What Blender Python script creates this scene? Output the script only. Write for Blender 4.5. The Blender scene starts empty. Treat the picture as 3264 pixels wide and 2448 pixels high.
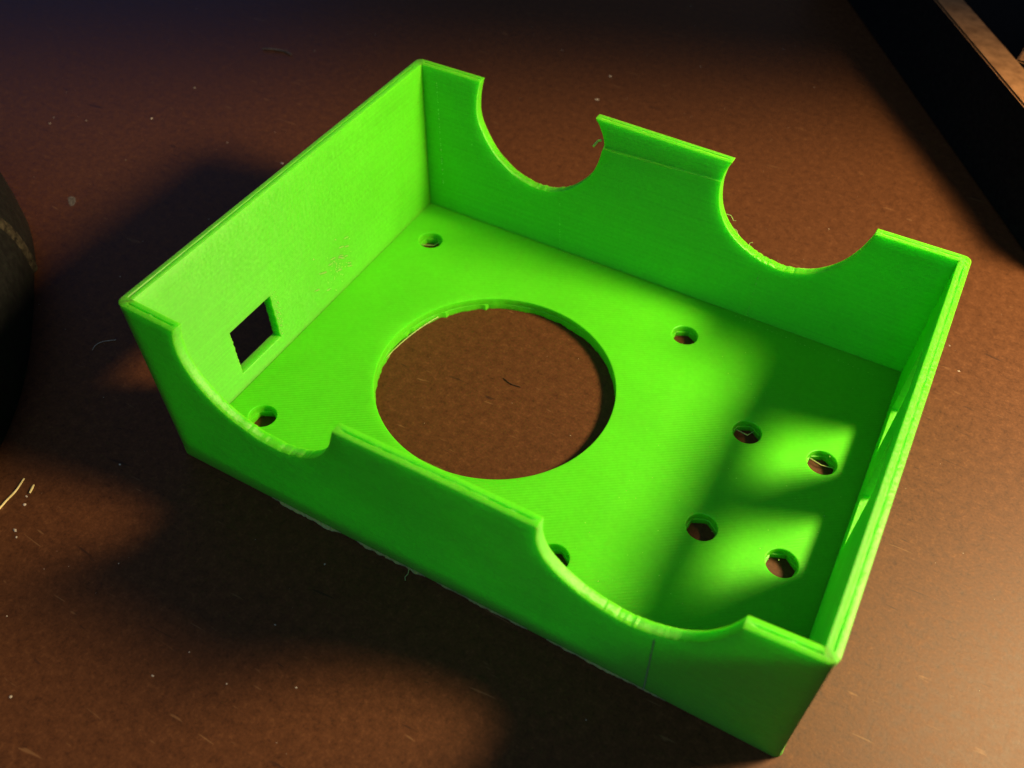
import bpy, bmesh, math, random
from mathutils import Vector, Matrix
from mathutils.geometry import delaunay_2d_cdt

S = bpy.context.scene
MM = 0.001
random.seed(7)

# ------------------------------------------------------------------ camera
cam_data = bpy.data.cameras.new('camera')
cam = bpy.data.objects.new('camera', cam_data)
S.collection.objects.link(cam)
RT = Vector((0.8748, 0.4834, 0.0314))
DN = Vector((0.3851, -0.6548, -0.6503))
FW = Vector((-0.2938, 0.5810, -0.7590)).normalized()
DN = (DN - FW * DN.dot(FW)).normalized()
RT = DN.cross(FW).normalized()
m = Matrix.Identity(4)
for i in range(3):
    m[i][0] = RT[i]; m[i][1] = -DN[i]; m[i][2] = -FW[i]
m.translation = Vector((85.34, -49.99, 117.34)) * MM
cam.matrix_world = m
cam_data.sensor_width = 36.0
cam_data.lens = 2809.5 / 3264 * 36
cam_data.clip_start = 0.005
cam_data.clip_end = 50
cam_data.dof.use_dof = True
cam_data.dof.focus_distance = 0.140
cam_data.dof.aperture_fstop = 27
S.camera = cam

# ------------------------------------------------------------------ world and lamps
w = bpy.data.worlds.new('World'); S.world = w; w.use_nodes = True
bg = w.node_tree.nodes['Background']
bg.inputs[0].default_value = (0.62, 0.72, 1.0, 1); bg.inputs[1].default_value = 0.065

# a desk lamp just outside the frame on the right: a short row of three warm bulbs under one shade
for ly, share in ((86, 0.32), (105, 0.36), (125, 0.32)):
    LAMP = Vector((195, ly, 146)) * MM
    ld = bpy.data.lights.new('desk_lamp_bulb', 'SPOT')
    ld.energy = 5.05 * share; ld.color = (1.0, 0.715, 0.35)
    ld.shadow_soft_size = 0.019
    ld.spot_size = math.radians(136); ld.spot_blend = 0.08
    lo = bpy.data.objects.new('desk_lamp_bulb', ld); S.collection.objects.link(lo)
    lo.location = LAMP
    lo.rotation_euler = Vector((-5, -133, -146)).to_track_quat('-Z', 'Y').to_euler()

bd = bpy.data.lights.new('screen_glow', 'AREA')
bd.energy = 0.06; bd.color = (0.08, 0.20, 1.0); bd.size = 0.30; bd.size_y = 0.2; bd.shape = 'RECTANGLE'
bo = bpy.data.objects.new('screen_glow', bd); S.collection.objects.link(bo)
bo.location = Vector((-400, 300, 150)) * MM
bo.rotation_euler = (Vector((-100, 90, 0)) * MM - bo.location).to_track_quat('-Z', 'Y').to_euler()

rd = bpy.data.lights.new('room_fill', 'AREA')  # added soft fill above and behind the camera, lifts the shaded greens
rd.energy = 2.8; rd.color = (0.50, 0.78, 1.0); rd.size = 0.9
ro = bpy.data.objects.new('room_fill', rd); S.collection.objects.link(ro)
ro.location = Vector((0, -750, 1100)) * MM
ro.rotation_euler = (Vector((40, 20, 0)) * MM - ro.location).to_track_quat('-Z', 'Y').to_euler()

S.view_settings.view_transform = 'Standard'
S.view_settings.look = 'None'
S.view_settings.exposure = 0
S.view_settings.gamma = 1
S.render.engine = 'CYCLES'

# ------------------------------------------------------------------ materials
def nodes(name):
    mt = bpy.data.materials.new(name); mt.use_nodes = True
    nt = mt.node_tree
    return mt, nt, nt.nodes['Principled BSDF']

def N(nt, kind, **kw):
    n = nt.nodes.new(kind)
    for k, v in kw.items():
        if k.startswith('i_'):
            n.inputs[k[2:].replace('_', ' ')].default_value = v
        else:
            setattr(n, k, v)
    return n

def ramp(nt, src, stops):
    r = nt.nodes.new('ShaderNodeValToRGB')
    e = r.color_ramp.elements
    e[0].position, e[0].color = stops[0]
    e[1].position, e[1].color = stops[-1]
    for p, c in stops[1:-1]:
        x = e.new(p); x.color = c
    nt.links.new(src, r.inputs[0])
    return r

def plastic(name, base, kind):
    mt, nt, b = nodes(name)
    lk = nt.links.new
    tc = N(nt, 'ShaderNodeTexCoord')
    b.inputs['Roughness'].default_value = 0.40
    b.inputs['IOR'].default_value = 1.46
    b.inputs['Specular IOR Level'].default_value = 0.34 if kind == 'floor' else 0.55
    if kind == 'wall':      # layer ridges: sheen spreads across the layers
        tg = N(nt, 'ShaderNodeCombineXYZ', i_Z=1.0)
        lk(tg.outputs[0], b.inputs['Tangent'])
        b.inputs['Anisotropic'].default_value = 0.85
        b.inputs['Anisotropic Rotation'].default_value = 0.0
    b.inputs['Subsurface Weight'].default_value = 0.75
    b.inputs['Subsurface Radius'].default_value = (0.38, 1.0, 0.14)
    b.inputs['Subsurface Scale'].default_value = 0.0018 if kind == 'floor' else 0.0050
    n1 = N(nt, 'ShaderNodeTexNoise', i_Scale=60.0, i_Detail=4.0)
    lk(tc.outputs['Object'], n1.inputs['Vector'])
    c0 = tuple(x * 0.93 for x in base) + (1,); c1 = tuple(min(1, x * 1.05) for x in base) + (1,)
    r = ramp(nt, n1.outputs['Fac'], [(0.3, c0), (0.7, c1)])
    # faint layer banding and fine mottling of the translucent plastic
    mpb = N(nt, 'ShaderNodeMapping'); mpb.inputs['Scale'].default_value = (25, 25, 2600) if kind == 'wall' else (900, 900, 900)
    lk(tc.outputs['Object'], mpb.inputs['Vector'])
    nb_ = N(nt, 'ShaderNodeTexNoise', i_Scale=1.0, i_Detail=2.0); lk(mpb.outputs[0], nb_.inputs['Vector'])
    nf = N(nt, 'ShaderNodeTexNoise', i_Scale=1900.0, i_Detail=3.0, i_Roughness=0.7); lk(tc.outputs['Object'], nf.inputs['Vector'])
    mxn = N(nt, 'ShaderNodeMix', data_type='FLOAT'); mxn.inputs[0].default_value = 0.6
    lk(nb_.outputs['Fac'], mxn.inputs[2]); lk(nf.outputs['Fac'], mxn.inputs[3])
    k_ = 0.12 if kind == 'wall' else 0.07
    rm = ramp(nt, mxn.outputs[0], [(0.30, (1-k_, 1-k_, 1-k_, 1)), (0.70, (1+k_, 1+k_, 1+k_, 1))])
    mm_ = N(nt, 'ShaderNodeMix', data_type='RGBA', blend_type='MULTIPLY'); mm_.inputs[0].default_value = 1.0
    lk(r.outputs[0], mm_.inputs[6]); lk(rm.outputs[0], mm_.inputs[7])
    lk(mm_.outputs[2], b.inputs['Base Color'])
    # extrusion lines
    mp = N(nt, 'ShaderNodeMapping')
    lk(tc.outputs['Object'], mp.inputs['Vector'])
    wv = N(nt, 'ShaderNodeTexWave', wave_type='BANDS', bands_direction='X', i_Distortion=0.5, i_Detail=2.0)
    wv.inputs['Detail Scale'].default_value = 0.4
    if kind == 'floor':
        mp.inputs['Rotation'].default_value = (0, 0, math.radians(55))
        wv.inputs['Scale'].default_value = 640.0
    else:
        mp.inputs['Rotation'].default_value = (0, math.radians(90), 0)
        wv.inputs['Scale'].default_value = 900.0
    lk(mp.outputs[0], wv.inputs['Vector'])
    # patches in which the lines show more or less
    n2 = N(nt, 'ShaderNodeTexNoise', i_Scale=45.0, i_Detail=2.0)
    lk(tc.outputs['Object'], n2.inputs['Vector'])
    ml = N(nt, 'ShaderNodeMath', operation='MULTIPLY'); lk(wv.outputs['Fac'], ml.inputs[0]); lk(n2.outputs['Fac'], ml.inputs[1])
    ms = N(nt, 'ShaderNodeMath', operation='MULTIPLY'); lk(ml.outputs[0], ms.inputs[0]); ms.inputs[1].default_value = 0.6 if kind == 'floor' else 0.25
    ml = ms
    n3 = N(nt, 'ShaderNodeTexNoise', i_Scale=1500.0, i_Detail=3.0)
    lk(tc.outputs['Object'], n3.inputs['Vector'])
    m3 = N(nt, 'ShaderNodeMath', operation='MULTIPLY_ADD'); lk(n3.outputs['Fac'], m3.inputs[0])
    m3.inputs[1].default_value = 0.9 if kind == 'wall' else 0.35
    lk(ml.outputs[0], m3.inputs[2])
    n4 = N(nt, 'ShaderNodeTexNoise', i_Scale=260.0, i_Detail=3.0)
    lk(tc.outputs['Object'], n4.inputs['Vector'])
    m4 = N(nt, 'ShaderNodeMath', operation='MULTIPLY_ADD'); lk(n4.outputs['Fac'], m4.inputs[0]); m4.inputs[1].default_value = 1.2
    lk(m3.outputs[0], m4.inputs[2])
    bp = N(nt, 'ShaderNodeBump', i_Strength=0.6 if kind == 'wall' else 0.4, i_Distance=0.00011)
    lk(m4.outputs[0], bp.inputs['Height']); lk(bp.outputs[0], b.inputs['Normal'])
    rr = N(nt, 'ShaderNodeMapRange'); lk(n4.outputs['Fac'], rr.inputs['Value'])
    rr.inputs['To Min'].default_value = 0.33 if kind == 'floor' else 0.44; rr.inputs['To Max'].default_value = 0.50 if kind == 'floor' else 0.58
    lk(rr.outputs[0], b.inputs['Roughness'])
    return mt

GREEN = (0.080, 0.555, 0.010)
M_FLOOR = plastic('green_plastic_floor', GREEN, 'floor')
M_WALL = plastic('green_plastic_wall', GREEN, 'wall')
M_PALE = plastic('pale_green_plastic', (0.34, 0.80, 0.12), 'wall')

def desk_material():
    mt, nt, b = nodes('brown_hardboard')
    lk = nt.links.new
    tc = N(nt, 'ShaderNodeTexCoord')
    big = N(nt, 'ShaderNodeTexNoise', i_Scale=14.0, i_Detail=4.0)
    mid = N(nt, 'ShaderNodeTexNoise', i_Scale=620.0, i_Detail=7.0, i_Roughness=0.74)
    fin = N(nt, 'ShaderNodeTexNoise', i_Scale=2100.0, i_Detail=4.0, i_Roughness=0.7)
    for n in (big, mid, fin): lk(tc.outputs['Object'], n.inputs['Vector'])
    a = N(nt, 'ShaderNodeMix', data_type='FLOAT'); a.inputs[0].default_value = 0.45
    lk(mid.outputs['Fac'], a.inputs[2]); lk(fin.outputs['Fac'], a.inputs[3])
    r = ramp(nt, a.outputs[0], [(0.32, (0.027, 0.009, 0.003, 1)), (0.45, (0.064, 0.023, 0.007, 1)),
                                (0.55, (0.085, 0.031, 0.010, 1)), (0.70, (0.140, 0.057, 0.020, 1))])
    # fibre flecks: stretched noise in two directions, only its extremes
    col = r.outputs[0]
    for ang, sc, seed, dark in ((25, 130.0, 0.0, True), (-50, 110.0, 3.1, True), (70, 150.0, 7.7, True), (10, 170.0, 5.2, False), (-35, 150.0, 9.4, False)):
        mp = N(nt, 'ShaderNodeMapping')
        mp.inputs['Rotation'].default_value = (0, 0, math.radians(ang))
        mp.inputs['Location'].default_value = (seed, seed * 0.37, 0)
        mp.inputs['Scale'].default_value = (1, 7.0, 1)
        lk(tc.outputs['Object'], mp.inputs['Vector'])
        f = N(nt, 'ShaderNodeTexNoise', i_Scale=sc, i_Detail=1.5, i_Distortion=0.6)
        lk(mp.outputs[0], f.inputs['Vector'])
        rr = ramp(nt, f.outputs['Fac'], [(0.735, (0, 0, 0, 1)), (0.785, (1, 1, 1, 1))])
        mx = N(nt, 'ShaderNodeMix', data_type='RGBA')
        s = N(nt, 'ShaderNodeMath', operation='MULTIPLY'); lk(rr.outputs[0], s.inputs[0]); s.inputs[1].default_value = 0.75 if dark else 0.4
        lk(s.outputs[0], mx.inputs[0]); lk(col, mx.inputs[6])
        mx.inputs[7].default_value = (0.022, 0.009, 0.005, 1) if dark else (0.24, 0.13, 0.06, 1)
        col = mx.outputs[2]
    mb = N(nt, 'ShaderNodeMix', data_type='RGBA', blend_type='MULTIPLY'); mb.inputs[0].default_value = 1.0
    rb = ramp(nt, big.outputs['Fac'], [(0.3, (0.86, 0.84, 0.84, 1)), (0.7, (1.08, 1.06, 1.04, 1))])
    lk(col, mb.inputs[6]); lk(rb.outputs[0], mb.inputs[7])
    lk(mb.outputs[2], b.inputs['Base Color'])
    rg = N(nt, 'ShaderNodeMapRange'); lk(mid.outputs['Fac'], rg.inputs['Value'])
    rg.inputs['To Min'].default_value = 0.42; rg.inputs['To Max'].default_value = 0.62
    lk(rg.outputs[0], b.inputs['Roughness'])
    b.inputs['Specular IOR Level'].default_value = 0.27
    bp = N(nt, 'ShaderNodeBump', i_Strength=0.25, i_Distance=0.00012)
    lk(a.outputs[0], bp.inputs['Height']); lk(bp.outputs[0], b.inputs['Normal'])
    return mt

def simple(name, c0, c1, rough, scale=300.0, spec=0.4, bump=0.3, stretch=None):
    mt, nt, b = nodes(name); lk = nt.links.new
    tc = N(nt, 'ShaderNodeTexCoord')
    n = N(nt, 'ShaderNodeTexNoise', i_Scale=scale, i_Detail=5.0, i_Roughness=0.6)
    if stretch:
        mp = N(nt, 'ShaderNodeMapping'); mp.inputs['Scale'].default_value = stretch
        lk(tc.outputs['Object'], mp.inputs['Vector']); lk(mp.outputs[0], n.inputs['Vector'])
    else:
        lk(tc.outputs['Object'], n.inputs['Vector'])
    r = ramp(nt, n.outputs['Fac'], [(0.35, c0 + (1,)), (0.65, c1 + (1,))])
    lk(r.outputs[0], b.inputs['Base Color'])
    b.inputs['Roughness'].default_value = rough
    b.inputs['Specular IOR Level'].default_value = spec
    bp = N(nt, 'ShaderNodeBump', i_Strength=bump, i_Distance=0.0002)
    lk(n.outputs['Fac'], bp.inputs['Height']); lk(bp.outputs[0], b.inputs['Normal'])
    return mt

M_DESK = desk_material()
M_WOOD = simple('pale_plywood', (0.17, 0.080, 0.032), (0.30, 0.15, 0.066), 0.65, 420.0, 0.3, 0.4, (1, 1, 0.3))
M_FELT_SHADE = simple('black_felt_and_shade', (0.004, 0.004, 0.005), (0.010, 0.009, 0.010), 0.95, 900.0, 0.1, 0.6)  # lining of the tray base, and painted shade on the board sides
M_BLACK = simple('black_soft_plastic', (0.003, 0.0035, 0.004), (0.009, 0.010, 0.010), 0.55, 700.0, 0.35, 0.4)
M_SEAM = simple('worn_grey_edge', (0.006, 0.005, 0.004), (0.050, 0.043, 0.03), 0.6, 900.0, 0.3, 0.5)
M_DUST = simple('pale_dust', (0.26, 0.22, 0.19), (0.55, 0.49, 0.42), 0.8, 900.0, 0.3, 0.3)
M_LINT = simple('grey_lint', (0.07, 0.06, 0.055), (0.16, 0.14, 0.13), 0.9, 1500.0, 0.2, 0.3)
M_THREAD = simple('straw_thread', (0.55, 0.46, 0.20), (0.74, 0.66, 0.36), 0.5, 900.0, 0.4, 0.2)
M_FIBRE = simple('dark_fibre', (0.030, 0.014, 0.009), (0.06, 0.028, 0.018), 0.8, 900.0, 0.2, 0.2)

# ------------------------------------------------------------------ helpers
def link(o, parent=None):
    S.collection.objects.link(o)
    if parent: o.parent = parent
    return o

def tag(o, label, cat, group=None):
    o['label'] = label; o['category'] = cat
    if group: o['group'] = group
    return o

def mesh_obj(name, verts, faces, mat, parent=None, angle=25):
    me = bpy.data.meshes.new(name)
    me.from_pydata([tuple(v) for v in verts], [], faces)
    bm = bmesh.new(); bm.from_mesh(me)
    bmesh.ops.recalc_face_normals(bm, faces=bm.faces)
    bm.to_mesh(me); bm.free()
    me.materials.append(mat)
    me.polygons.foreach_set('use_smooth', [True] * len(me.polygons))
    me.set_sharp_from_angle(angle=math.radians(angle))
    return link(bpy.data.objects.new(name, me), parent)

def interp(x, xs, ys):
    if x <= xs[0]: return ys[0]
    for i in range(1, len(xs)):
        if x <= xs[i]:
            k = (x - xs[i-1]) / (xs[i] - xs[i-1]); return ys[i-1] + k * (ys[i] - ys[i-1])
    return ys[-1]

def tube(pts, rad, sides=6):
    """verts, faces of a closed tube along pts (mm -> m)"""
    vs, fs = [], []
    n = len(pts)
    for i, p in enumerate(pts):
        p = Vector(p)
        d = (Vector(pts[min(i+1, n-1)]) - Vector(pts[max(i-1, 0)])).normalized()
        u = d.cross(Vector((0, 0, 1)))
        if u.length < 1e-4: u = d.cross(Vector((1, 0, 0)))
        u.normalize(); v = d.cross(u)
        r = rad if not callable(rad) else rad(i / (n - 1))
        for k in range(sides):
            a = 2 * math.pi * k / sides
            vs.append((p + u * math.cos(a) * r + v * math.sin(a) * r) * MM)
    for i in range(n - 1):
        for k in range(sides):
            a, b = i * sides + k, i * sides + (k + 1) % sides
            fs.append((a, b, b + sides, a + sides))
    fs.append(tuple(range(sides))[::-1]); fs.append(tuple(range((n-1)*sides, n*sides)))
    return vs, fs

def spline(pts, step=0.35):
    P = [Vector((a, b)) for a, b in pts]
    P = [P[0] * 2 - P[1]] + P + [P[-1] * 2 - P[-2]]
    out = []
    for i in range(1, len(P) - 2):
        p0, p1, p2, p3 = P[i-1:i+3]
        k = max(2, int((p2 - p1).length / step))
        for j in range(k):
            t = j / k
            out.append(0.5 * ((2*p1) + (p2-p0)*t + (2*p0-5*p1+4*p2-p3)*t*t + (3*p1-p0-3*p2+p3)*t*t*t))
    out.append(P[-2])
    return [(v.x, v.y) for v in out]

# ------------------------------------------------------------------ desk
def rough_edge_plane():
    s = 900
    v = [(-s, -s, -0.02), (s, -s, -0.02), (s, s, -0.02), (-s, s, -0.02), (-s, -s, -18), (s, -s, -18), (s, s, -18), (-s, s, -18)]
    f = [(0, 1, 2, 3), (7, 6, 5, 4), (0, 4, 5, 1), (1, 5, 6, 2), (2, 6, 7, 3), (3, 7, 4, 0)]
    return [tuple(c * MM for c in p) for p in v], f
v, f = rough_edge_plane()
desk = mesh_obj('desk_top', v, f, M_DESK)
desk['kind'] = 'structure'

# ------------------------------------------------------------------ the printed box (all in mm, origin at its front left bottom corner)
L, D, H, T, FT = 100.0, 75.63, 31.66, 1.76, 2.45
OFF = [Vector(o) for o in ((0.90, 0.11, 0), (0.99, 1.22, 0), (0.83, 1.90, 0), (0.78, -1.50, 0),
                           (-1.31, 0.66, 0.40), (-0.85, -0.71, -0.19), (-0.22, -2.21, -0.72), (-1.12, 0.54, 0.50))]
BX, BY = [0, 14.6, 36.6, 61.5, 86, 100], [0, 0.8, 1.2, 1.7, -1.0, 0]
BZ = [0, 0.3, 0.6, 1.3, -0.1, 0]
FX, FY = [0, 10.2, 38.2, 65.8, 90, 100], [0, 0, -2.5, -1.45, -0.9, 0]
CRACK = [(37, 26.95), (61, 28.2)]

def warp(x, y, z):
    """the print is a little sheared, and its notched long walls bow outwards at the top"""
    u, v_, k = x / L, y / D, z / H
    b = ((1-u)*(1-v_), u*(1-v_), u*v_, (1-u)*v_)
    p = Vector((x, y, z))
    for i in range(4):
        p += OFF[i] * (b[i] * (1-k)) + OFF[4+i] * (b[i] * k)
    g = max(0.0, min(1.0, (z - 12) / (H - 12))) ** 1.4
    if y > D - 8:
        p.y += g * interp(x, BX, BY); p.z += g * interp(x, BX, BZ)
        if 36 < x < 63 and z > interp(x, [37, 61], [26.95, 28.2]): p.y += interp(x, [37, 61], [0.50, 0.22])
    elif y < 8:
        p.y += g * interp(x, FX, FY)
    return p * MM

def inside(pt, loops):
    x, y = pt; c = False
    for lp in loops:
        n = len(lp); j = n - 1
        for i in range(n):
            xi, yi = lp[i]; xj, yj = lp[j]
            if (yi > y) != (yj > y) and x < (xj - xi) * (y - yi) / (yj - yi) + xi: c = not c
            j = i
    return c

def plate(name, levels, mapf, mat, parent, grid=2.4, extra=()):
    """levels: list of (n, [loop, loop, ...]); every level has the same loops with the same vertex counts.
    First and last level are capped with a constrained Delaunay mesh, the rest is skinned."""
    n0, loops0 = levels[0]
    nl, loopsl = levels[-1]
    flat0 = [p for lp in loops0 for p in lp]; flatl = [p for lp in loopsl for p in lp]
    edges = []; base = 0
    for lp in loops0:
        edges += [(base + i, base + (i+1) % len(lp)) for i in range(len(lp))]; base += len(lp)
    nb = len(flat0)
    cell = {}
    for src in (flat0, flatl):
        for p in src: cell.setdefault((int(p[0] // 1.0), int(p[1] // 1.0)), []).append(p)
    def clear(p, d=0.55):
        ci, cj = int(p[0] // 1.0), int(p[1] // 1.0)
        for i in (-1, 0, 1):
            for j in (-1, 0, 1):
                for q in cell.get((ci+i, cj+j), ()):
                    if (q[0]-p[0])**2 + (q[1]-p[1])**2 < d*d: return False
        return True
    xs = [p[0] for p in flat0]; ys = [p[1] for p in flat0]
    pts = []
    nx = max(2, int((max(xs)-min(xs)) / grid)); ny = max(2, int((max(ys)-min(ys)) / grid))
    for i in range(1, nx):
        for j in range(1, ny):
            p = (min(xs) + (max(xs)-min(xs)) * i / nx, min(ys) + (max(ys)-min(ys)) * (j + (0.3 if i % 2 else -0.2)) / ny)
            if clear(p) and inside(p, loops0) and all((p[0]-e[0])**2+(p[1]-e[1])**2 > 0.3 for e in extra): pts.append(p)
    pts += [e for e in extra if inside(e, loops0) and clear(e, 0.12)]
    allp = flat0 + pts
    rv, re, rf, ov, oe, of = delaunay_2d_cdt([Vector(p) for p in allp], edges, [], 0, 1e-5)
    remap = []
    for i, o in enumerate(ov): remap.append(o[0] if o else None)
    tris = []
    for t in rf:
        c = (sum(rv[i].x for i in t) / 3, sum(rv[i].y for i in t) / 3)
        idx = [remap[i] for i in t]
        if None not in idx and inside(c, loops0): tris.append(idx)
    verts, faces = [], []
    K = len(levels)
    for n, loops in levels:
        for lp in loops:
            for p in lp: verts.append(mapf(p[0], p[1], n))
    i0 = len(verts)
    for p in pts: verts.append(mapf(p[0], p[1], n0))
    i1 = len(verts)
    for p in pts: verts.append(mapf(p[0], p[1], nl))
    for t in tris:
        faces.append(tuple(i if i < nb else i0 + i - nb for i in t))
        faces.append(tuple((K-1)*nb + i if i < nb else i1 + i - nb for i in reversed(t)))
    for k in range(K - 1):
        base = 0
        for lp in loops0:
            m_ = len(lp)
            for i in range(m_):
                a, b = base + i, base + (i+1) % m_
                faces.append((k*nb + a, k*nb + b, (k+1)*nb + b, (k+1)*nb + a))
            base += m_
    return mesh_obj(name, verts, faces, mat, parent)

def insets(loop, amount):
    """shift every vertex by amount[i] to the left of the walking direction (= into the material)"""
    out = []; n = len(loop)
    for i, p in enumerate(loop):
        a, b = loop[i-1], loop[(i+1) % n]
        e1 = Vector((p[0]-a[0], p[1]-a[1])); e2 = Vector((b[0]-p[0], b[1]-p[1]))
        e1.normalize(); e2.normalize()
        nn = Vector((-e1.y - e2.y, e1.x + e2.x))
        if nn.length < 1e-6: nn = Vector((-e1.y, e1.x))
        nn.normalize()
        s = 1.0 / max(0.5, nn.dot(Vector((-e1.y, e1.x))))
        am = amount[i]
        if am is None: out.append(p); continue
        q = (p[0] + nn.x * am * s, p[1] + nn.y * am * s)
        out.append(q)
    return out

def line(p, q, step=1.0):
    d = math.hypot(q[0]-p[0], q[1]-p[1]); k = max(1, int(d / step))
    return [(p[0] + (q[0]-p[0]) * i / k, p[1] + (q[1]-p[1]) * i / k) for i in range(k)]

def end_line(p, q, near=True):
    """like line() but with closer points next to the wall ends, where the corner is rounded"""
    return line(p, q)

RC = 1.2
def plan(a, n, length):
    """plan position (along, across) of a wall point; ends are mitred, outer corner rounded"""
    if a > length / 2:
        x, y = plan(length - a, n, length); return length - x, y
    if a >= 4.0: return a, n
    ar = RC * math.pi / 4
    if a < ar:
        th = math.pi * 0.25 + a / RC
        ox, oy = RC - RC * math.cos(th), RC - RC * math.sin(th)
    else:
        k = (a - ar) / (4.0 - ar); ox, oy = RC + (4.0 - RC) * k, 0.0
    ix, iy = T + (4.0 - T) * a / 4.0, T
    k = n / T
    return ox + (ix - ox) * k + 0.004, oy + (iy - oy) * k

def wall(name, length, top_pts, holes, mapf, parent, extra=()):
    """top_pts: list of notches, each a list of (a, z) from left to right"""
    loop, kind = [], []
    def add(pts, k):
        for p in pts: loop.append(p); kind.append(k)
    ends = [0.15, 0.33, 0.55, 0.8, 1.05, 1.33, 1.65]
    add([(0, 0)], 'c'); add([(e, 0) for e in ends], 'b'); add(line((2, 0), (length - 2, 0)), 'b')
    add([(length - 2, 0)], 'b'); add([(length - e, 0) for e in reversed(ends)], 'b')
    add([(length, 0)], 'c'); add(line((length, 1), (length, H - 0.5)), 'e'); add([(length, H - 0.3)], 'e')
    add([(length, H)], 'c')
    add([(length - e, H) for e in ends], 't')
    cur = (length - 2, H)
    secs = []
    for notch in reversed(top_pts):
        nt_ = list(reversed(notch))
        add(line(cur, nt_[0], 0.7), 't'); secs.append((nt_[0][0], cur[0] + 2 if cur[0] > length - 3 else cur[0]))
        sp = spline(nt_)
        low = min(p[1] for p in sp)
        rib = []
        for i, p in enumerate(sp):
            am = 0.0
            if p[1] < low + 5.5 and 3 < i < len(sp) - 3:
                am = random.uniform(-0.13, 0.10) * (1 - (p[1] - low) / 6)
            elif 2 < i < len(sp) - 2:
                am = random.uniform(-0.02, 0.02)
            rib.append(am)
        q = []
        for i, p in enumerate(sp):
            q.append((p[0], p[1] + rib[i]))
        add(q, 'n'); cur = nt_[-1]
        cur = (cur[0] - 0.3, H) if False else cur
    last = loop.pop(); kind.pop()
    if top_pts:
        add([last], 'n'); start = (last[0] - 0.5, H)
    else: start = cur
    add(line(start, (2, H), 0.7), 't'); add([(2, H)], 't'); secs.append((0, last[0] if top_pts else cur[0]))
    add([(e, H) for e in reversed(ends)], 't')
    add([(0, H)], 'c'); add([(0, H - 0.3)], 'e'); add(line((0, H - 0.5), (0, 1)), 'e')
    B = 0.15
    def level(am, g=0.0):
        out = insets(loop, [am if k in 'tn' else (None if k in 'ec' else am * 0.5) for k in kind])
        res = []
        for p, q, k in zip(loop, out, kind):
            if k == 'c': q = (p[0], p[1] - am if p[1] > 1 else p[1] + am * 0.5)
            if k == 't' and g:
                gg = 0.0
                for s0, s1 in secs:
                    if s0 <= p[0] <= s1:
                        d = min(p[0] - s0, s1 - p[0])
                        if d > 0.9: gg = g * (1.0 if d < 5.5 + 2 * math.sin(p[0] * 3.1) else 0.35 + 0.3 * (math.sin(p[0] * 1.7 + length) > 0.6))
                q = (q[0], q[1] - gg)
            res.append(q)
        return res
    hl = []
    for h in holes:
        hl.append(h)
    def lev(n, am, g=0.0):
        return (n, [level(am, g)] + [insets(h, [am * 0.6] * len(h)) for h in hl])
    levels = [lev(0, B), lev(B*0.3, B*0.3), lev(B, 0), lev(0.40*T, 0.0), lev(0.46*T, 0.0, 0.26), lev(0.54*T, 0.0, 0.26), lev(0.60*T, 0.0),
              lev(T-B, 0), lev(T-B*0.3, B*0.3), lev(T, B)]
    return plate(name, levels, mapf, M_WALL, parent, extra=extra)

box = link(bpy.data.objects.new('printed_box', None))
box.empty_display_size = 0.01
tag(box, 'open bright green printed plastic box with round wall notches and a big floor hole', 'box')

NBL = [(13.9, H), (13.5, 30.0), (13.2, 27.6), (13.3, 25.0), (14.2, 22.6), (16.1, 19.7), (18.1, 17.7), (20.9, 16.0), (24.2, 15.0), (27.2, 14.8),
       (31.0, 15.9), (34.6, 18.6), (37.3, 22.4), (38.5, 26.8), (38.3, 28.6), (37.5, 30.3), (36.5, H)]
NBR = [(61.2, H), (60.5, 30.0), (60.2, 27.6), (60.6, 24.5), (61.6, 22.1), (63.2, 20.1), (65.8, 18.2), (69.1, 16.8), (72.4, 16.3), (75.6, 16.6),
       (79.2, 18.4), (82.2, 21.6), (84.2, 25.4), (85.4, 29.1), (85.9, H)]
NFL = [(10.4, H), (9.6, 29.3), (9.35, 26.6), (9.7, 24.3), (10.4, 22.4), (11.6, 20.6), (13.6, 18.5), (16.8, 16.7), (20.2, 15.7), (24.2, 15.6),
       (28.4, 17.2), (31.9, 20.2), (35.0, 24.9), (37.2, 29.5), (38.2, H)]
NFR = [(65.9, H), (65.6, 27.8), (66.1, 24.5), (67.3, 22.2), (69.0, 20.3), (71.3, 18.6), (74.4, 17.5), (77.8, 17.2), (80.8, 18.1), (83.8, 19.9),
       (86.4, 22.7), (88.3, 26.2), (89.4, 29.2), (90.1, H)]

def rect_hole(a0, a1, z0, z1, jag=0.0):
    pts = line((a0, z0), (a1, z0), 0.45) + line((a1, z0), (a1, z1), 0.3) + line((a1, z1), (a0, z1), 0.45) + line((a0, z1), (a0, z0), 0.3)
    out = []
    for i, p in enumerate(pts):
        q = p
        if jag and z0 + 0.2 < p[1] < z1 - 0.2: q = (p[0] + jag * random.uniform(-1, 1), p[1])
        out.append(q)
    return out[::-1]

def mf(a, z, n): x, y = plan(a, n, L); return warp(x, y, z)
def mb(a, z, n): x, y = plan(a, n, L); return warp(x, D - y, z)
def ml_(a, z, n): y, x = plan(a, n, D); return warp(x, y, z)
def mr(a, z, n): y, x = plan(a, n, D); return warp(L - x, y, z)

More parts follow.
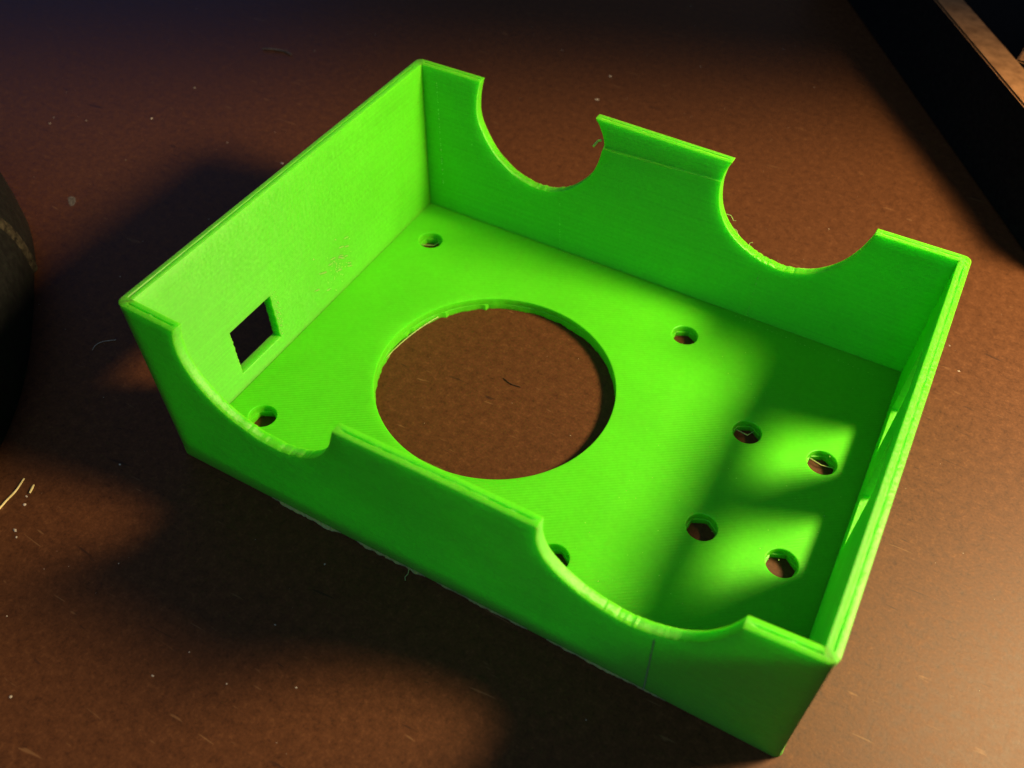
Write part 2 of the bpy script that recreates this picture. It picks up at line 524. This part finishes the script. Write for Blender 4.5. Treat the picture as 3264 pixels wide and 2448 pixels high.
crack_rows = []
for i in range(60):
    a = 38.0 + i * 0.4
    zc = interp(a, [37, 61], [26.95, 28.2])
    crack_rows += [(a, zc - 0.07), (a, zc + 0.07)]
wall('front_wall', L, [NFL, NFR], [], mf, box)
wall('back_wall', L, [NBL, NBR], [], mb, box, extra=crack_rows)
lw = wall('left_wall', D, [], [rect_hole(15.0, 25.0, 5.4, 14.4, 0.10)], ml_, box)
lw['label'] = 'green side wall with a square cut-out'
rw = wall('right_wall', D, [], [rect_hole(49.6, 59.6, 8.3, 24.5), rect_hole(30.4, 40.4, 8.3, 24.5)], mr, box)
rw['label'] = 'green side wall with two tall windows'

# floor: one big round hole, four screw holes round it, four more beside it; small holes are round above and hexagonal below
fl_out = line((T, T), (L-T, T)) + line((L-T, T), (L-T, D-T)) + line((L-T, D-T), (T, D-T)) + line((T, D-T), (T, T))
def circle(cx, cy, r, n, ragged=None):
    out = []
    for i in range(n):
        a = -2 * math.pi * i / n
        rr = r - (ragged[i] if ragged else 0)
        out.append((cx + rr * math.cos(a), cy + rr * math.sin(a)))
    return out
def hexa(cx, cy, r, n, rot, jag):
    out = []
    for i in range(n):
        a = -2 * math.pi * i / n
        k = (a - rot) % (math.pi / 3) - math.pi / 6
        rr = r * math.cos(math.pi / 6) / math.cos(k) - jag[i]
        out.append((cx + rr * math.cos(a), cy + rr * math.sin(a)))
    return out
BIG = (37.27, 36.98, 20.65); NBIG = 200
small = [(8.05, 63.6, 2.33), (8.05, 11.05, 2.28), (61.6, 63.7, 2.33), (61.6, 10.95, 2.33),
         (78.8, 47.65, 2.38), (91.45, 47.6, 2.40), (78.8, 26.65, 2.40), (91.35, 26.6, 2.43)]
rag = []
v_ = 0.0
for i in range(NBIG):
    v_ = 0.75 * v_ + random.uniform(-0.05, 0.10)
    spike = random.uniform(0.15, 0.45) if random.random() < 0.05 else 0
    rag.append(1.5 * (max(0, v_) + spike))
jags = [[random.uniform(0, 0.05) for i in range(48)] for s_ in small]
rots = [random.uniform(0.35, 0.55) for s_ in small]
def flevel(n, big_dr, bev, hexed):
    lp = [fl_out, circle(BIG[0], BIG[1], BIG[2] + big_dr, NBIG, [r * hexed for r in rag] if hexed else None)]
    for i, (cx, cy, r) in enumerate(small):
        lp.append(hexa(cx, cy, r * 1.02, 48, rots[i], jags[i]) if hexed else circle(cx, cy, r + bev, 48))
    return (n, lp)
floor_levels = [flevel(0, 0.18, 0.14, 0), flevel(0.06, 0.05, 0.04, 0), flevel(0.18, 0, 0, 0), flevel(1.35, 0, 0, 0), flevel(1.4, 0, 0, 0.35), flevel(2.0, 0, 0, 0.7), flevel(FT, 0, 0, 1.0)]
floor = plate('floor', floor_levels, lambda a, b, n: warp(a, b, FT - n), M_FLOOR, box)
floor['label'] = 'green box floor with one big round hole and eight screw holes'

# ragged flash along the foot of the front wall
def flash(a0, a1, seed, depth):
    rnd = random.Random(seed)
    vs, fs = [], []
    n = int((a1 - a0) / 0.35); o = 0.0
    for i in range(n + 1):
        a = a0 + (a1 - a0) * i / n
        o = 0.7 * o + rnd.uniform(-0.05, 0.16)
        env = min(1, i / 3, (n - i) / 3)
        d = max(0.02, o * depth * env)
        zt = 0.10 + 0.25 * rnd.random() * env
        vs += [warp(a, 0.05, 0.34), warp(a, -d * 0.5, zt + 0.12), warp(a, -d, zt * 0.5), warp(a, -d * 0.9, 0.0), warp(a, 0.05, 0.0)]
    for i in range(n):
        for k in range(5):
            p, q = i*5 + k, i*5 + (k+1) % 5
            fs.append((p, q, q + 5, p + 5))
    fs.append((0, 1, 2, 3, 4)); fs.append(tuple(n*5 + k for k in (4, 3, 2, 1, 0)))
    return mesh_obj('brim_flash', vs, fs, M_PALE, box)
for a0, a1, sd, dp in ((18, 31, 3, 1.5), (34, 46, 5, 1.3), (48, 63, 8, 1.0), (66, 84, 11, 0.9)):
    flash(a0, a1, sd, dp)

# stray plastic strands left by the printer
def strand(pts, rad, mat=M_PALE):
    vs, fs = tube(pts, rad)
    return mesh_obj('plastic_strand', vs, fs, mat, box)
def wp(x, y, z): return warp(x, y, z) / MM
arc = []
for i in range(16):
    a = math.radians(150 + i * 2.6)
    arc.append(wp(BIG[0] + (BIG[2] - 0.15 - 0.55 * math.sin(math.pi * i / 15)) * math.cos(a), BIG[1] + (BIG[2] - 0.15 - 0.55 * math.sin(math.pi * i / 15)) * math.sin(a), 0.5))
strand(arc, 0.10)
strand([wp(37.6, D - 0.9, 27.6), wp(37.0, D - 0.7, 27.2), wp(36.6, D - 0.6, 26.6), wp(36.4, D - 0.6, 26.2)], 0.22)
strand([wp(62.0, D - 0.8, 22.3), wp(62.8, D - 0.6, 22.2), wp(63.4, D - 0.5, 21.4), wp(63.8, D - 0.4, 21.5)], 0.045)
strand([wp(63.5, D - 0.7, 20.1), wp(64.3, D - 0.7, 20.0), wp(64.9, D - 0.6, 19.0)], 0.045)
strand([wp(67.0, D - 0.9, 17.7), wp(67.1, D - 0.8, 18.6), wp(67.5, D - 0.8, 18.9)], 0.06)
strand([wp(43.5, -0.3, 0.6), wp(43.7, -0.9, 0.3), wp(43.6, -1.6, 0.25), wp(43.9, -2.0, 0.12)], 0.07)
for (hx, hy, a0, a1) in ((91.45, 47.6, 2.6, 0.5), (78.8, 47.65, 2.7, 1.2), (8.05, 63.6, 3.3, 1.3)):
    strand([wp(hx + 2.25 * math.cos(a0), hy + 2.25 * math.sin(a0), 0.75), wp(hx + 0.1, hy + 0.75, 0.66), wp(hx + 2.25 * math.cos(a1), hy + 2.25 * math.sin(a1), 0.72)], 0.09)

# seam dots and scuffs: tiny raised blobs
def blobs(name, pts, mat):
    vs, fs = [], []
    for (p, r) in pts:
        b = len(vs)
        ax = [Vector((1, 0, 0)), Vector((0, 1, 0)), Vector((0, 0, 1))]
        for d in (ax[0], -ax[0], ax[1], -ax[1], ax[2], -ax[2]):
            vs.append((Vector(p) + d * r * random.uniform(0.8, 1.9)) * MM)
        for t in ((0, 2, 4), (2, 1, 4), (1, 3, 4), (3, 0, 4), (2, 0, 5), (1, 2, 5), (3, 1, 5), (0, 3, 5)):
            fs.append(tuple(b + i for i in t))
    return vs, fs
pts = []
def seam(x0, z0, x1, z1, n, r, y=None):
    for i in range(n):
        k = (i + random.uniform(-0.4, 0.4)) / n
        if random.random() < 0.2: continue
        pts.append((wp(x0 + (x1-x0)*k, D - T + 0.02, z0 + (z1-z0)*k), r * random.uniform(0.4, 1)))
seam(4.8, 29.0, 5.2, 8.0, 46, 0.13)
seam(31.0, 13.8, 31.4, 2.6, 26, 0.10)
seam(70.1, 13.9, 69.8, 2.6, 36, 0.12)
seam(12.0, 20.5, 12.1, 18.5, 5, 0.08)
seam(79.8, 13.5, 79.7, 10.5, 6, 0.08)
for i in range(30):   # a dotted seam along the back of the floor
    k = i / 29
    pts.append((wp(68 + 26 * k, D - T - 0.9 - 2.2 * k + random.uniform(-.1, .1), FT), 0.09 * random.uniform(0.3, 1)))
for i in range(26):
    k = i / 25
    pts.append((wp(31 + 12 * k, D - T - 0.4, FT), 0.07 * random.uniform(0.3, 1)))
for i in range(60):   # scuffed patch on the side wall
    y, z = random.gauss(42, 2.6), random.gauss(8.2, 2.4)
    if 3 < z < 14: pts.append((wp(T - 0.02, y, z), 0.13 * random.uniform(0.3, 1)))
for i in range(16):
    y, z = random.gauss(41.5, 2.4), random.gauss(8.2, 2.0)
    dy, dz = random.uniform(0.5, 1.1), random.uniform(-0.5, -0.2)
    for q in range(6):
        pts.append((wp(T - 0.02, y + dy * q / 5, z + dz * q / 5), 0.11))
for i in range(34):   # crumbs beside the square cut-out
    pts.append((wp(T, 25.4 + abs(random.gauss(0, 0.6)), random.uniform(5.2, 14.6)), 0.12 * random.uniform(0.4, 1)))
for i in range(70):   # specks on the floor
    x, y = random.uniform(60, 96), random.uniform(8, 68)
    pts.append((wp(x, y, FT), 0.07 * random.uniform(0.4, 1.2)))
vs, fs = blobs('print_blobs', pts, M_PALE)
ob = mesh_obj('print_blobs', vs, fs, M_PALE, box); ob['kind'] = 'stuff'
# vertical stress line on the front wall, under the notch
vs, fs = [], []
for i in range(24):
    z = 16.6 * i / 23
    wd = 0.08 + 0.05 * random.random()
    x = 81.0 - 0.2 * (1 - i / 23)
    vs += [warp(x - wd, 0.0, z), warp(x - wd*0.5, -0.05, z), warp(x + wd*0.5, -0.05, z), warp(x + wd, 0.0, z), warp(x, 0.05, z)]
for i in range(23):
    for k in range(5):
        p, q = i*5 + k, i*5 + (k+1) % 5
        fs.append((p, q, q+5, p+5))
fs.append((0, 1, 2, 3, 4)); fs.append((119, 118, 117, 116, 115))
M_SCAR = plastic('whitened_green_plastic', (0.22, 0.78, 0.15), 'wall')
mesh_obj('stress_line', vs, fs, M_SCAR, box)

# ------------------------------------------------------------------ wooden tray at the far right
tray = link(bpy.data.objects.new('wooden_tray', None)); tray.empty_display_size = 0.01
tag(tray, 'open tray with pale plywood top edges and shade painted black on its sides, behind the green box', 'tray')
HB = 21.0
du = Vector((0.56, -0.8285)); dn = Vector((0.8285, 0.56))
def board(name, p, q, th, z0, z1, mat, bev=0.35):
    p, q = Vector(p), Vector(q)
    d = (q - p).normalized(); nrm = Vector((-d.y, d.x)) if Vector((-d.y, d.x)).dot(dn) > 0 else Vector((d.y, -d.x))
    bm = bmesh.new()
    vsb = []
    for z in (z0, z1):
        for c in (p, q, q + nrm*th, p + nrm*th): vsb.append(bm.verts.new((c.x*MM, c.y*MM, z*MM)))
    for fc in ((0,1,2,3),(4,5,6,7),(0,1,5,4),(1,2,6,5),(2,3,7,6),(3,0,4,7)): bm.faces.new([vsb[i] for i in fc])
    bmesh.ops.recalc_face_normals(bm, faces=bm.faces)
    bmesh.ops.bevel(bm, geom=bm.edges[:], offset=bev*MM, segments=2, affect='EDGES')
    me = bpy.data.meshes.new(name); bm.to_mesh(me); bm.free(); me.materials.append(mat); me.materials.append(M_FELT_SHADE)
    for pl in me.polygons: pl.material_index = 0 if pl.normal.z > 0.3 else 1  # all but the tops black: shade of the boards put into their colour
    me.polygons.foreach_set('use_smooth', [True]*len(me.polygons)); me.set_sharp_from_angle(angle=math.radians(30))
    return link(bpy.data.objects.new(name, me), tray)
A0 = Vector((76.8, 179.8)); e0 = A0 - du * 70; e1 = A0 + du * 75
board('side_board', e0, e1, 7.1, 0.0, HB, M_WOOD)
c0 = Vector((97.8, 160.9)) + dn * 0.1
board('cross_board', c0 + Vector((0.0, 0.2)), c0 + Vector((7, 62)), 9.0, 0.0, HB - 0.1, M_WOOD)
board('base_board', e0 + dn*7.2 + du*2, e1 + dn*7.2, 70.0, 0.0, 1.2, M_FELT_SHADE)

# ------------------------------------------------------------------ black computer mouse at the left edge
def make_mouse():
    root = link(bpy.data.objects.new('computer_mouse', None)); root.empty_display_size = 0.01
    tag(root, 'black rounded computer mouse with a pale worn seam, lying on the desk', 'mouse')
    ex = Vector((math.cos(-0.766), math.sin(-0.766)))      # long axis, towards the viewer
    ey = Vector((ex.y, -ex.x)); 
    if ey.x > 0: ey = -ey                         # away from the green box
    c = Vector((-60.4, -5.0))
    root.location = (c.x*MM, c.y*MM, 0)
    A, B, Hh = 49.0, 22.4, 29.1
    def pt(s, phi, k=1.0):
        # s: along -1..1, phi: 0..pi across the back
        wv_ = (1 - abs(s)**2.6) ** 0.5
        x = A * s
        y = B * wv_ * math.cos(phi) * k
        z = Hh * (wv_ ** 0.75) * (math.sin(phi) ** 0.75) * (1 - 0.15 * s) * k
        p = ex * x + ey * y
        return Vector((p.x, p.y, max(0.0, z)))
    def shell(name, f0, f1, k, mat, ns=28, npn=36):
        vs, fs = [], []
        for i in range(ns + 1):
            for j in range(npn + 1):
                phi = math.pi * j / npn
                s = f0(phi) + (f1(phi) - f0(phi)) * i / ns
                vs.append(pt(max(-0.999, min(0.999, s)), phi, k) * MM)
        for i in range(ns):
            for j in range(npn):
                a = i*(npn+1) + j
                fs.append((a, a+1, a+npn+2, a+npn+1))
        for i in range(ns):
            a = i*(npn+1); fs.append((a, a+npn+1, a+2*npn+1, a+npn))
        fs.append(tuple(range(npn+1))); fs.append(tuple(ns*(npn+1) + j for j in range(npn, -1, -1)))
        return mesh_obj(name, vs, fs, mat, root, 60)
    se = lambda phi: min(0.9, 0.46 + 0.70 * math.cos(phi))
    shell('button_cover', lambda p: -0.999, lambda p: se(p) - 0.012, 1.0, M_BLACK)
    shell('seam', lambda p: se(p) - 0.0118, lambda p: se(p) + 0.0118, 1.012, M_SEAM, 4)
    shell('palm_rest', lambda p: se(p) + 0.012, lambda p: 0.999, 0.985, M_BLACK)
    return root
mouse = make_mouse()

# ------------------------------------------------------------------ threads, fibres and dust lying on the desk
def thread(name, pts, r, mat, label, cat, group=None):
    P = []
    sp = spline([(p[0], p[1]) for p in pts], 0.5)
    for i, (x, y) in enumerate(sp): P.append((x, y, r + 0.0))
    vs, fs = tube(P, lambda t: r * (0.75 + 0.25 * math.sin(math.pi * t)))
    o = mesh_obj(name, vs, fs, mat)
    return tag(o, label, cat, group)
thread('plastic_thread', [(-15.4, -24.5), (-15.5, -22.1), (-15.75, -20.7), (-15.95, -18.6), (-16.7, -16.3)], 0.16, M_THREAD, 'long straw-coloured thread lying on the desk near the mouse', 'thread')
thread('plastic_thread', [(-14.45, -16.4), (-14.1, -17.1), (-13.8, -17.8)], 0.17, M_THREAD, 'short straw-coloured stub of thread beside the long thread', 'thread')
thread('hair_fibre', [(-28.2, 8.9), (-28.6, 10.0), (-28.2, 11.3), (-26.5, 12.8)], 0.07, M_DUST, 'thin pale curved fibre on the desk in the shade of the square cut-out', 'fibre')
thread('lint_sliver', [(-69.4, 106.0), (-67.1, 107.2), (-64.0, 107.9), (-61.5, 107.6)], 0.22, M_LINT, 'pale lint sliver on the far dim part of the desk', 'lint')
thread('dark_splinter', [(33.5, 30.6), (35.0, 30.4), (37.2, 30.5)][:0] or [(38.0, 40.2), (39.6, 39.7), (41.6, 39.9)], 0.10, M_FIBRE, 'dark splinter on the desk seen through the big round hole', 'splinter')

flakes = []
listed = [(-13.9, -18.4, .3), (-13.0, -19.6, .45), (-10.6, -23.5, .5), (-9.5, -24.2, .3), (-89.0, 54.8, .4), (-71.0, 68.3, .5), (-71.6, 83.3, .4), (11.9, 141.7, .6),
          (13.7, 130.3, .6), (-34.7, 70.2, .55), (34.3, 88.2, .3), (9.1, -41.4, .35), (23.2, -30.1, .25), (32.5, -26.1, .25), (40.9, -21.9, .22), (-50, 70, .4), (-83, 60, .35), (-90, 57, .3)]
for x, y, r in listed: flakes.append((x, y, r * 0.75))
for i in range(420):
    x, y = random.uniform(-120, 130), random.uniform(-55, 190)
    flakes.append((x, y, 0.04 + 0.16 * random.random() ** 3))
vs, fs = [], []
for x, y, r in flakes:
    if -3 < x < 103 and -3 < y < D + 3 and (x - BIG[0])**2 + (y - BIG[1])**2 > 330: continue
    b = len(vs); n = 7; a0 = random.random() * 6
    sx, sy = random.uniform(0.6, 1.3), random.uniform(0.5, 1.0)
    vs.append((x*MM, y*MM, r*0.55*MM))
    for k in range(n):
        a = a0 + 2*math.pi*k/n; rr = r * random.uniform(0.65, 1.2)
        vs.append(((x + rr*sx*math.cos(a))*MM, (y + rr*sy*math.sin(a))*MM, 0.0))
    for k in range(n): fs.append((b, b+1+k, b+1+(k+1) % n))
    fs.append(tuple(b+1+k for k in reversed(range(n))))
dust = mesh_obj('dust_specks', vs, fs, M_DUST, None, 60)
dust['kind'] = 'stuff'; tag(dust, 'pale dust specks scattered over the brown desk', 'dust')
# one larger pale flake near the mouse
vs = [(-63.9, 36.8, 0.0), (-64.9, 37.6, 0.0), (-64.8, 38.3, 0.0), (-63.6, 38.4, 0.0), (-62.4, 37.4, 0.0), (-61.9, 36.3, 0.0), (-62.3, 35.9, 0.0), (-63.2, 36.3, 0.0), (-63.4, 37.2, 0.12)]
fs = [(i, (i+1) % 8, 8) for i in range(8)] + [tuple(reversed(range(8)))]
fk = mesh_obj('paint_flake', [tuple(c*MM for c in p) for p in vs], fs, M_LINT)
tag(fk, 'largest pale crumb on the desk, between the mouse and the far shade', 'crumb')
